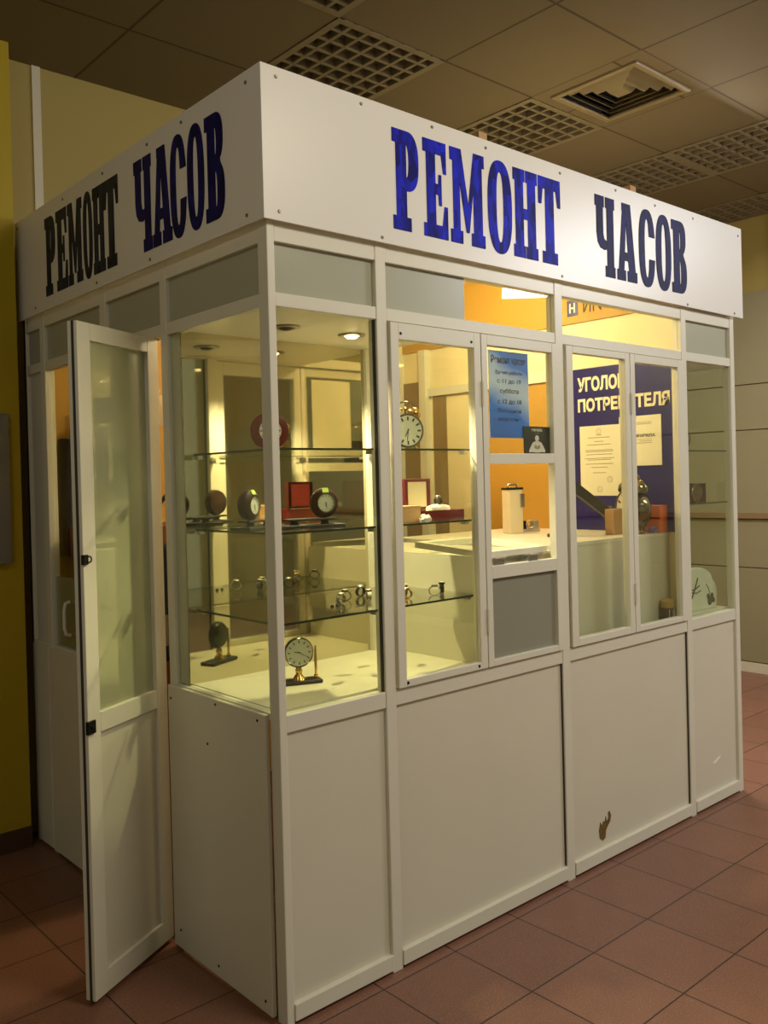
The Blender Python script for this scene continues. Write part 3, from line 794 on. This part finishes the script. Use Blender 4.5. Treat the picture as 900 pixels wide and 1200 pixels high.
# ================================================================== CLOCKS AND WATCHES
def face_matrix(z, tilt=0.):
    # lathe axis (local z) turned to face -y at height z
    return Matrix.Translation((0, 0, z)) @ Matrix.Rotation(PI/2+tilt, 4, 'X')
def hands(parent, mt, r, h, m, hm=(10, 9)):
    bm = B()
    for ln, w, ang in ((r*.5, r*.09, math.radians(90-hm[0]*30)), (r*.78, r*.06, math.radians(90-hm[1]*30))):
        dx, dy = math.cos(ang), math.sin(ang); nx, ny_ = -dy*w/2, dx*w/2
        q = [(-dx*r*.12+nx, -dy*r*.12+ny_), (-dx*r*.12-nx, -dy*r*.12-ny_), (dx*ln-nx*.4, dy*ln-ny_*.4), (dx*ln+nx*.4, dy*ln+ny_*.4)]
        lo = [bm.verts.new(mt @ Vector((x, y, h))) for x, y in q]; hi = [bm.verts.new(mt @ Vector((x, y, h+.0008))) for x, y in q]
        bm.faces.new(lo); bm.faces.new(hi[::-1])
        for k in range(4): bm.faces.new((lo[k], hi[k], hi[(k+1) % 4], lo[(k+1) % 4]))
    return obj('hands', bm, m, parent)
def ticks(parent, mt, r0, r1, h, m, w=.0016, n=12):
    bm = B()
    for k in range(n):
        a = 2*PI*k/n
        rr = mt @ Matrix.Rotation(a, 4, 'Z')
        box(bm, r0, r1, -w/2, w/2, h, h+.0006, rr)
    return obj('numeral_marks', bm, m, parent)

def round_desk_clock(label, loc, rz, r=.044, off=.048):
    t = thing('desk_clock', label, 'clock', loc, rz, 'round wooden desk clocks')
    # base: slab, two stubs, upper slab
    bm = B(); box(bm, -.105, .105, -.035, .035, 0, .008); obj('base', bm, M['black'], t, .002)
    b2 = B(); box(b2, -.082, .082, -.022, .022, .02, .027); obj('upper_slab', b2, M['black'], t, .002)
    for x in (-.05, .05):
        bm = B(); lathe(bm, [(.016, .008), (.011, .014), (.016, .0205)], 16, Matrix.Translation((x, 0, 0))); obj('stub', bm, M['black'], t, 0, True)
    zc = .026+r
    mt = face_matrix(zc) @ Matrix.Translation((off, 0, 0))
    bm = B(); lathe(bm, [(r*.5, -.02), (r*.9, -.016), (r, -.004), (r*.98, .008), (r*.8, .016), (r*.66, .017)], 40, mt); obj('case', bm, M['dark_wood'], t, 0, True)
    bm = B(); lathe(bm, [(r*.66, .0165), (r*.65, .021), (r*.58, .021), (r*.56, .0172)], 40, mt, False); obj('bezel', bm, M['chrome'], t, 0, True)
    bm = B(); lathe(bm, [(r*.57, .0172), (r*.57, .0178)], 40, mt); dl = obj('dial', bm, M['dial_grey'], t)
    ticks(dl, mt, r*.42, r*.53, .0179, M['ink'], .001); hands(dl, mt, r*.5, .0186, M['ink'], (6, 5.7))
    tm = mt @ Matrix.Translation((0, r*.82, .012)) @ Matrix.Rotation(-.5, 4, 'X')
    bm = B(); box(bm, -.01, .01, -.008, .008, .002, .0032, tm); obj('price_tag', bm, M['tag'], t)
    return t
round_desk_clock('round dark wood clock with green tag left of the corner post, middle shelf', (.15, .3, SHZ[2]), math.radians(25), .046, -.048)
round_desk_clock('round dark wood clock with green tag right of the corner post, middle shelf', (.27, .2, SHZ[2]), math.radians(-15), .046)

# red clock on the top shelf
t = thing('desk_clock', 'round burgundy red clock on the top glass shelf, behind the corner post', 'clock', (.10, .155, SHZ[1]), math.radians(-25), 'round wooden desk clocks')
r = .056; mt = face_matrix(.054)
bm = B(); lathe(bm, [(r*.5, -.02), (r*.92, -.016), (r, -.004), (r*.97, .008), (r*.6, .014)], 44, mt); obj('case', bm, M['red_wood'], t, 0, True)
bm = B(); lathe(bm, [(r*.57, .014), (r*.57, .0155)], 40, mt); dl = obj('dial', bm, M['dial'], t)
ticks(dl, mt, r*.4, r*.53, .0156, M['ink'], .003); hands(dl, mt, r*.5, .0163, M['ink'], (10, 2))
bm = B(); box(bm, -.02, .02, -.014, .014, 0, .004); obj('base', bm, M['dark_wood'], t, .001)

# twin bell alarm clocks
def alarm_clock(label, loc, rz, r, body, dialm, bell, hm=(7, 6.2)):
    t = thing('alarm_clock', label, 'alarm clock', loc, rz, 'twin bell alarm clocks')
    zc = r*1.13; mt = face_matrix(zc); d = r*.75
    bm = B(); lathe(bm, [(r*.3, -d*.62), (r*.86, -d*.5), (r*.97, -d*.3), (r*.97, d*.3), (r, d*.34), (r, d*.44), (r*.9, d*.46)], 44, mt); obj('body', bm, body, t, 0, True)
    bm = B(); lathe(bm, [(r*.88, d*.46), (r*.88, d*.48)], 44, mt); dl = obj('dial', bm, dialm, t)
    ticks(dl, mt, r*.6, r*.82, d*.481, M['ink'], r*.1); hands(dl, mt, r*.82, d*.5, M['ink'], hm)
    bm = B(); lathe(bm, [(r*.92, d*.45), (r*.98, d*.5), (r*.88, d*.5)], 44, mt, False); obj('bezel', bm, M['chrome'], t, 0, True)
    for s in (-1, 1):
        bm = B(); tube(bm, [(s*r*.5, 0, zc-r*.78), (s*r*.72, -.0, 0)], [r*.07, r*.1], 10); obj('foot', bm, bell, t, 0, True)
        m2 = Matrix.Translation((s*r*.52, 0, zc+r*.98)) @ Matrix.Rotation(s*.5, 4, 'Y')
        bm = B(); lathe(bm, [(r*.42, 0), (r*.43, r*.05), (r*.36, r*.22), (r*.2, r*.33), (r*.04, r*.38)], 28, m2); tube(bm, [m2 @ Vector((0, 0, -r*.16)), m2 @ Vector((0, 0, r*.42))], r*.06, 8)
        obj('bell', bm, bell, t, 0, True)
    bm = B(); tube(bm, [(r*.62*math.cos(a), 0, zc+r*1.2+r*.5*math.sin(a)) for a in [PI*k/12 for k in range(13)]], r*.045, 8); obj('handle', bm, M['chrome'], t, 0, True)
    bm = B(); tube(bm, [(0, 0, zc+r*.95), (0, 0, zc+r*1.25)], r*.04, 8); lathe(bm, [(.001, -r*.1), (r*.1, -r*.05), (r*.1, r*.05), (.001, r*.1)], 12, Matrix.Translation((0, 0, zc+r*1.3))); obj('hammer', bm, M['chrome'], t, 0, True)
    return t
alarm_clock('small twin bell alarm clock with big numerals on the top glass shelf', (.635, .15, SHZ[1]), math.radians(-20), .056, M['chrome'], M['dial_grey'], M['brass'])
alarm_clock('large chrome twin bell alarm clock turned sideways on the white counter', (2.0, .175, 1.215), math.radians(-115), .092, M['chrome'], M['dial'], M['chrome'], (9, 4))

# pen clock on the case floor
t = thing('pen_clock', 'desk clock on a black base with an upright gold pen, display case floor', 'clock', (.265, .27, .848), math.radians(-22))
bm = B(); box(bm, -.07, .07, -.03, .03, 0, .012); obj('base', bm, M['black'], t, .004)
bm = B(); lathe(bm, [(.02, .012), (.016, .02), (.009, .03), (.012, .04), (.006, .056)], 20); obj('stem', bm, M['brass'], t, 0, True)
mt = face_matrix(.097)
bm = B(); lathe(bm, [(.02, -.014), (.04, -.011), (.046, -.003), (.046, .007), (.042, .01)], 44, mt); obj('case', bm, M['black_metal'], t, 0, True)
bm = B(); lathe(bm, [(.042, .0102), (.042, .0108)], 44, mt); dl = obj('dial', bm, M['dial_grey'], t)
ticks(dl, mt, .029, .037, .0109, M['ink'], .003); hands(dl, mt, .036, .0115, M['ink'], (9.3, 4))
bm = B(); lathe(bm, [(.0415, .0105), (.044, .0125), (.047, .009)], 44, mt, False); obj('bezel', bm, M['chrome'], t, 0, True)
bm = B(); tube(bm, [(.055, 0, .012), (.055, 0, .022), (.055, 0, .023), (.055, 0, .07), (.055, 0, .071), (.055, 0, .113)], [.007, .007, .004, .0048, .0046, .0025], 12); obj('pen', bm, M['brass'], t, 0, True)

# gift box with watch
t = thing('gift_box', 'open burgundy watch gift box with cream lining on the middle glass shelf', 'gift box', (.735, .125, SHZ[2]), 0)
bm = B(); w, d, h, k = .092, .048, .034, .005
box(bm, -w, w, -d, d, 0, k); box(bm, -w, w, -d, -d+k, k, h); box(bm, -w, w, d-k, d, k, h); box(bm, -w, -w+k, -d+k, d-k, k, h); box(bm, w-k, w, -d+k, d-k, k, h)
obj('tray', bm, M['burgundy'], t, .001)
bm = B(); box(bm, -w, .026, d-.004, d+.012, h+.002, h+.01); box(bm, -w, .026, d-.004, d+.012, h+.095, h+.105)
box(bm, -w, -w+.014, d-.004, d+.012, h+.01, h+.095); box(bm,   .010, .026, d-.004, d+.012, h+.01, h+.095); box(bm, -w, .026, d+.009, d+.012, h+.002, h+.105)
obj('lid', bm, M['burgundy'], t, .001)
bm = B(); box(bm, -w+.014, .01, d-.001, d+.008, h+.01, h+.095); obj('lid_lining', bm, M['cream'], t)
bm = B(); box(bm, -w+k, w-k, -d+k, d-k, k, h-.012); obj('lining', bm, M['cream'], t)
bm = B(); lathe(bm, [(.004, -.045), (.016, -.042), (.021, -.02), (.022, 0), (.021, .02), (.016, .042), (.004, .045)], 20, Matrix.Translation((.012, -.004, h+.002)) @ Matrix.Rotation(PI/2, 4, 'Y') @ Matrix.Scale(.75, 4, (1, 0, 0)))
obj('cushion', bm, M['cloth_white'], t, 0, True)

def watch(label, loc, rz, group='wristwatches in the display case', strap=None, case=None, flat=False, sc=.75):
    t = thing('wristwatch', label, 'wristwatch', loc, rz, group)
    bm = B(); n = 28
    ins, outs = [], []
    a_, b_ = .027*sc, .021*sc
    w = .008*sc
    for k in range(n):
        a = 2*PI*k/n
        for rr, lst in ((1., outs), (.9, ins)):
            lst.append([bm.verts.new((a_*rr*math.cos(a), y, b_+b_*rr*math.sin(a))) for y in (-w, w)])
    for k in range(n):
        j = (k+1) % n
        bm.faces.new((outs[k][0], outs[j][0], outs[j][1], outs[k][1])); bm.faces.new((ins[k][1], ins[j][1], ins[j][0], ins[k][0]))
        bm.faces.new((outs[k][0], ins[k][0], ins[j][0], outs[j][0])); bm.faces.new((outs[k][1], outs[j][1], ins[j][1], ins[k][1]))
    obj('strap', bm, strap or M['black'], t, 0, True)
    mt = Matrix.Translation((0, 0, 2*b_-.001))
    bm = B(); lathe(bm, [(.012*sc, -.002), (.015*sc, 0), (.015*sc, .004), (.012*sc, .006)], 24, mt); obj('watch_case', bm, case or M['chrome'], t, 0, True)
    bm = B(); lathe(bm, [(.0115*sc, .006), (.0115*sc, .0064)], 24, mt); obj('dial', bm, M['dial'], t)
    return t
WP = [(.385, .2, 20, 'steel watch standing alone at the left end of the lower glass shelf', 'steel', 'steel'),
      (.45, .26, -40, 'dark strapped watch second from the left on the lower glass shelf', 'black', 'chrome'),
      (.50, .2, 60, 'steel watch just left of the white kiosk post, lower glass shelf', 'steel', 'chrome'),
      (.55, .3, 10, 'dark strapped watch against the mirror, left of the kiosk post, lower glass shelf', 'black', 'steel'),
      (.60, .13, -15, 'gold watch just right of the white kiosk post, lower glass shelf', 'brass', 'brass'),
      (.66, .2, 35, 'gold watch in the middle of the row right of the kiosk post, lower glass shelf', 'brass', 'brass'),
      (.72, .12, -30, 'steel watch lying beside the gold watches, lower glass shelf', 'steel', 'steel'),
      (.785, .15, 50, 'black strapped watch at the right end of the lower glass shelf', 'black', 'black_metal')]
for x, y, a, lab, s1, s2 in WP:
    watch(lab, (x, y, SHZ[3]), math.radians(a), strap=M[s1], case=M[s2])
bm = B(); lathe(bm, [(.006, 0), (.007, .004), (.003, .008)], 14, None); 
for dx in (0, .022): pass
for k, (x, lab) in enumerate(((.325, 'tiny dark stud at the far left of the lower glass shelf'), (.345, 'tiny dark stud next to the steel watch, lower glass shelf'))):
    b2 = B(); lathe(b2, [(.0055, 0), (.006, .004), (.002, .009)], 14, Matrix.Translation((x, .17, SHZ[3])))
    tag(obj('stud_button', b2, M['black_metal'], None, 0, True), lab, 'stud', 'small studs')
bm.free()
w1 = watch('black strapped watch lying on the white cushion in the burgundy box', (.747, .12, SHZ[2]+.05), math.radians(84), strap=M['black'], case=M['steel'], sc=.62)

# cardboard box and tissue on middle shelf
t = thing('cardboard_box', 'small brown cardboard box on the middle glass shelf, left of the burgundy box', 'box', (.582, .11, SHZ[2]), 0)
bm = B(); box(bm, -.045, .045, -.03, .03, 0, .052); obj('carton', bm, M['cardboard'], t, .0015)
bm = B(); box(bm, -.0455, .0455, -.0305, .0305, .046, .0525); obj('carton_lid', bm, M['cardboard'], t, .001)
def crumple(r, sx, sy, sz, seed):
    bm = bmesh.new(); bmesh.ops.create_icosphere(bm, subdivisions=3, radius=r)
    rnd = random.Random(seed)
    for v_ in bm.verts:
        k = .8+.4*rnd.random(); v_.co = Vector((v_.co.x*sx*k, v_.co.y*sy*k, max(v_.co.z*k, -.7*r)*sz))
    mn = min(v_.co.z for v_ in bm.verts)
    for v_ in bm.verts: v_.co.z -= mn
    return bm
o = obj('tissue_paper', crumple(.016, 1.3, 1, .9, 2), M['tissue'], None); o.location = (.618, .052, SHZ[2])
tag(o, 'crumpled white tissue in front of the burgundy gift box', 'tissue paper')

# counter items, right windows
t = thing('desk_lamp', 'black angled desk lamp arm before the notice board', 'lamp', (1.69, .34, 1.215))
bm = B(); lathe(bm, [(.05, 0), (.05, .012), (.02, .02), (.012, .03)], 24); obj('lamp_base', bm, M['black'], t, 0, True)
def bar(bm, a, b, w, th):
    a, b = Vector(a), Vector(b); d = b-a; L = d.length; q = d.to_track_quat('X', 'Z').to_matrix().to_4x4()
    return box(bm, 0, L, -th/2, th/2, -w/2, w/2, Matrix.Translation(a) @ q)
bm = B(); bar(bm, (0, 0, .02), (.03, 0, .235), .034, .02); obj('lower_arm', bm, M['black'], t, .002)
bm = B(); bar(bm, (.02, -.02, .24), (.29, -.05, .085), .046, .02); obj('upper_arm', bm, M['black'], t, .003)
bm = B(); bar(bm, (.28, -.05, .1), (.33, -.05, .05), .056, .04); obj('lamp_head', bm, M['black'], t, .004)
tag(obj('small_carton', box(B(), 1.865, 1.93, .185, .23, 1.2152, 1.325), M['cardboard'], None, .002), 'small upright beige carton on the counter behind the window stile', 'box')
t = thing('orange_box', 'orange card box on the counter, right of the big alarm clock', 'box', (2.1, .128, 1.2152))
bm = B(); box(bm, -.03, .03, -.036, .04, 0, .118); obj('carton', bm, M['orange'], t, .0015)
bm = B(); box(bm, -.0305, -.0298, -.036, .04, .06, .066); obj('flap_line', bm, M['burgundy'], t)
o = obj('plastic_bag', crumple(.026, .55, .8, .7, 5), M['violet_film'], None); o.location = (2.05, .115, 1.2152)
tag(o, 'crumpled violet plastic film lying in front of the orange box', 'plastic film')

# hatch items
t = thing('timing_machine', 'tall ivory device with a dark top seen through the service hatch', 'device', (1.775, .66, 1.215), math.radians(-20))
bm = B(); box(bm, -.035, .035, -.035, .035, 0, .2); obj('housing', bm, M['machine'], t, .004)
bm = B(); box(bm, -.037, .037, -.037, .037, .2, .209); obj('top_plate', bm, M['black'], t, .001)
bm = B(); tube(bm, [(-.026, 0, .209), (-.022, 0, .224), (.022, 0, .224), (.026, 0, .209)], .005, 8); obj('handle', bm, M['steel'], t, 0, True)
bm = B(); box(bm, .02, .038, -.044, -.034, .12, .18); obj('side_knob', bm, M['steel'], t)
t = thing('small_vise', 'small grey watchmaker vise on the counter beside the ivory device', 'vise', (1.93, .70, 1.215), math.radians(-30))
bm = B(); box(bm, -.05, .05, -.03, .03, 0, .012); obj('base', bm, M['steel'], t, .002)
bm = B(); box(bm, -.05, -.015, -.025, .025, .012, .05); obj('jaw', bm, M['black_metal'], t, .002)
bm = B(); box(bm, .02, .045, -.025, .025, .012, .05); obj('jaw', bm, M['steel'], t, .002)
bm = B(); tube(bm, [(.0+.018*math.cos(a), -.03, .035+.018*math.sin(a)) for a in [2*PI*k/20 for k in range(20)]], .004, 8, True); obj('ring', bm, M['steel'], t, 0, True)

# right show case and window floor objects
t = thing('wooden_cup', 'small ochre and brown carved cup in the bottom right corner of the right window leaf', 'ornament', (2.052, .056, .8425))
bm = B(); lathe(bm, [(.024, 0), (.028, .02), (.028, .055), (.026, .06)], 20); obj('cup', bm, M['umber'], t, 0, True)
bm = B(); lathe(bm, [(.0275, .058), (.029, .064), (.029, .086), (.02, .094), (.004, .096)], 20); obj('cap', bm, M['ochre'], t, 0, True)
bm = B()
for a in (-2.4, -1.7, -1.1): tube(bm, [(.0285*math.cos(a), .0285*math.sin(a), .004), (.0285*math.cos(a+.1), .0285*math.sin(a+.1), .052)], .0012, 6)
obj('carved_line', bm, M['fig_white'], t)

t = thing('stone_plaque', 'pale green stone plaque with a dark dragonfly drawing, right display case floor', 'plaque', (2.375, .09, .848), math.radians(-3))
out = [(-.115, 0), (.1, 0), (.112, .02), (.112, .075), (.1, .1), (.085, .112), (.07, .14), (.04, .158), (.01, .166), (-.03, .17), (-.07, .162), (-.1, .15), (-.12, .12), (-.125, .05)]
out = [(x*1.2, z*1.15) for x, z in out]
bm = B(); prism(bm, out, -.012, .012); obj('slab', bm, M['stone'], t, .004)
def stroke(pts, r):
    bm = B(); tube(bm, [(x*1.2, -.0125, z*1.15) for x, z in pts], r, 6); return obj('drawing', bm, M['stone_mark'], t)
stroke([(-.02, .128), (-.04, .09), (-.062, .052)], .004)
stroke([(-.07, .088), (-.045, .083), (-.01, .098)], .003)
stroke([(-.06, .075), (-.03, .07), (.0, .078)], .0025)
for cx, cz, rr in ((.06, .03, .02), (.05, .05, .014), (.075, .05, .015), (.085, .032, .013)):
    bm = B(); lathe(bm, [(rr, .0118), (rr*.8, .0134), (.001, .0138)], 14, Matrix.Translation((cx*1.2, 0, cz*1.15)) @ Matrix.Rotation(PI/2, 4, 'X')); obj('drawing', bm, M['stone_mark'], t)
stroke([(.06, .06), (.05, .085), (.035, .1)], .0018)

t = thing('square_clock', 'dark square table clock on the lower shelf of the right display case', 'clock', (2.40, .12, 1.336), math.radians(-4))
bm = B(); box(bm, -.075, .075, -.02, .02, 0, .085); obj('case', bm, M['dark_wood'], t, .003)
mt = face_matrix(.043); bm = B(); lathe(bm, [(.036, .0202), (.036, .022)], 32, mt); dl = obj('dial', bm, M['umber'], t)
bm = B(); lathe(bm, [(.036, .02), (.038, .024), (.041, .02)], 32, mt, False); obj('bezel', bm, M['brass'], t, 0, True)
ticks(dl, mt, .026, .033, .0221, M['brass'], .002); hands(dl, mt, .03, .0226, M['brass'], (10, 2))
t = thing('desk_clock', 'round brown clock on the upper shelf of the right display case', 'clock', (2.315, .13, 1.569), math.radians(-20), 'round wooden desk clocks')
mt = face_matrix(.056); r = .055
bm = B(); lathe(bm, [(r*.5, -.02), (r*.92, -.016), (r, -.004), (r*.97, .008), (r*.7, .014)], 40, mt); obj('case', bm, M['umber'], t, 0, True)
bm = B(); lathe(bm, [(r*.66, .014), (r*.66, .0155)], 40, mt); dl = obj('dial', bm, M['ochre'], t); hands(dl, mt, r*.5, .0163, M['ink'], (8, 2))
bm = B(); box(bm, -.025, .025, -.014, .014, 0, .006); obj('base', bm, M['umber'], t, .001)

# inside, seen through the left bays ------------------------------------
t = thing('jacket', 'black cloth jacket hanging inside, seen through the far left window', 'jacket', (.29, 1.69, 1.17))
bm = B(); prism(bm, [(-.13, 0), (.13, 0), (.15, .3), (.17, .48), (.1, .56), (.03, .6), (-.03, .6), (-.1, .56), (-.17, .48), (-.15, .3)], -.05, .04); obj('body', bm, M['coat'], t, .02)
for s in (-1, 1):
    bm = B(); tube(bm, [(s*.15, 0, .5), (s*.19, -.02, .3), (s*.19, -.02, .02)], [.05, .045, .035], 10); obj('sleeve', bm, M['coat'], t, 0, True)
bm = B(); tube(bm, [(0, 0, .59), (0, 0, .66), (.0, .05, .68), (0, .085, .67)], .006, 8); obj('hook', bm, M['steel'], t)
t = thing('side_cabinet', 'chestnut brown cabinet inside the kiosk behind the far left window', 'cabinet', (.32, 1.52, .012))
bm = B(); box(bm, -.22, .22, -.2, .1, 0, 1.3); obj('carcass', bm, M['brown_box'], t, .003)
bm = B(); box(bm, -.228, -.22, -.19, .11, .1, 1.18); dd = obj('door', bm, M['brown_box'], t, .002)
bm = B(); lathe(bm, [(.008, 0), (.012, .012), (.006, .02)], 14, Matrix.Translation((-.228, -.12, .9)) @ Matrix.Rotation(-PI/2, 4, 'Y')); obj('knob', bm, M['brass'], dd, 0, True)
t = thing('bag', 'black cloth bag hanging inside behind the door hinge gap', 'bag', (.34, 1.15, .80))
bm = B(); prism(bm, [(-.15, 0), (.15, 0), (.16, .2), (.14, .45), (-.14, .45), (-.16, .2)], -.05, .05); obj('body', bm, M['coat'], t, .02)
bm = B(); tube(bm, [(-.1, 0, .44), (-.08, 0, .6), (0, 0, .68), (.08, 0, .6), (.1, 0, .44)], .01, 8); obj('strap', bm, M['black'], t, 0, True)
o = obj('plank', box(B(), .0, .022, 1.07, 1.17, 0.012, .78), M['wood_plank'], None, .002)
o.location = (-.062, 0, -.012)
tag(o, 'brown wooden plank standing behind the open door', 'plank')

# ceiling lamp inside kiosk
t = thing('ceiling_lamp', 'round lit ceiling lamp inside the kiosk', 'lamp', (1.45, .8, 2.5))
bm = B(); lathe(bm, [(.12, 0), (.12, -.015), (.1, -.02)], 32); obj('lamp_base', bm, M['white'], t, 0, True)
bm = B(); lathe(bm, [(.1, -.02), (.095, -.05), (.06, -.07), (.01, -.078)], 32); obj('diffuser', bm, M['lamp_glass'], t, 0, True)

# ================================================================== LIGHT
def area(name, loc, target, size, energy, col, sy=None):
    L = bpy.data.lights.new(name, 'AREA'); L.energy = energy; L.color = col; L.size = size
    if sy: L.shape = 'RECTANGLE'; L.size_y = sy
    o = bpy.data.objects.new(name, L); COL.objects.link(o); o.location = loc
    o.rotation_euler = (Vector(target)-Vector(loc)).to_track_quat('-Z', 'Y').to_euler()
    return o
area('hall_light_right', (4.2, -2.0, 3.26), (2.6, -.2, 1.2), 1.0, 58, (.93, .94, 1.0))
area('hall_light_front', (.9, -1.9, 3.26), (.9, -.5, .5), 1.1, 40, (1., .9, .7))
area('hall_light_left', (-1.7, -.6, 3.26), (-.6, .3, .5), .7, 7, (1., .9, .74))
area('over_kiosk_light', (3.0, .55, 3.2), (3.0, -.4, 0), .5, 40, (1., .9, .8))
area('added_far_light', (3.5, -4.0, 3.27), (4.6, -4.6, .8), 1.0, 55, (1., .93, .78))  # added unseen lamp, brightens the far wall reflected in mirror and panes
def point(name, loc, energy, col, r=.05):
    L = bpy.data.lights.new(name, 'POINT'); L.energy = energy; L.color = col; L.shadow_soft_size = r
    o = bpy.data.objects.new(name, L); COL.objects.link(o); o.location = loc; return o
point('kiosk_lamp', (1.45, .8, 2.36), 24, (1., .83, .52), .09)
L = bpy.data.lights.new('case_spot', 'SPOT'); L.energy = 52; L.color = (1., .86, .58); L.spot_size = 2.2; L.spot_blend = .6; L.shadow_soft_size = .02
o = bpy.data.objects.new('case_spot', L); COL.objects.link(o); o.location = (.5214, .2766, 1.938)

wd = bpy.data.worlds.new('hall'); scene.world = wd; wd.use_nodes = True
bg = wd.node_tree.nodes['Background']; bg.inputs['Color'].default_value = (.62, .58, .42, 1); bg.inputs['Strength'].default_value = .33
scene.view_settings.view_transform = 'Standard'
scene.view_settings.exposure = 0.75
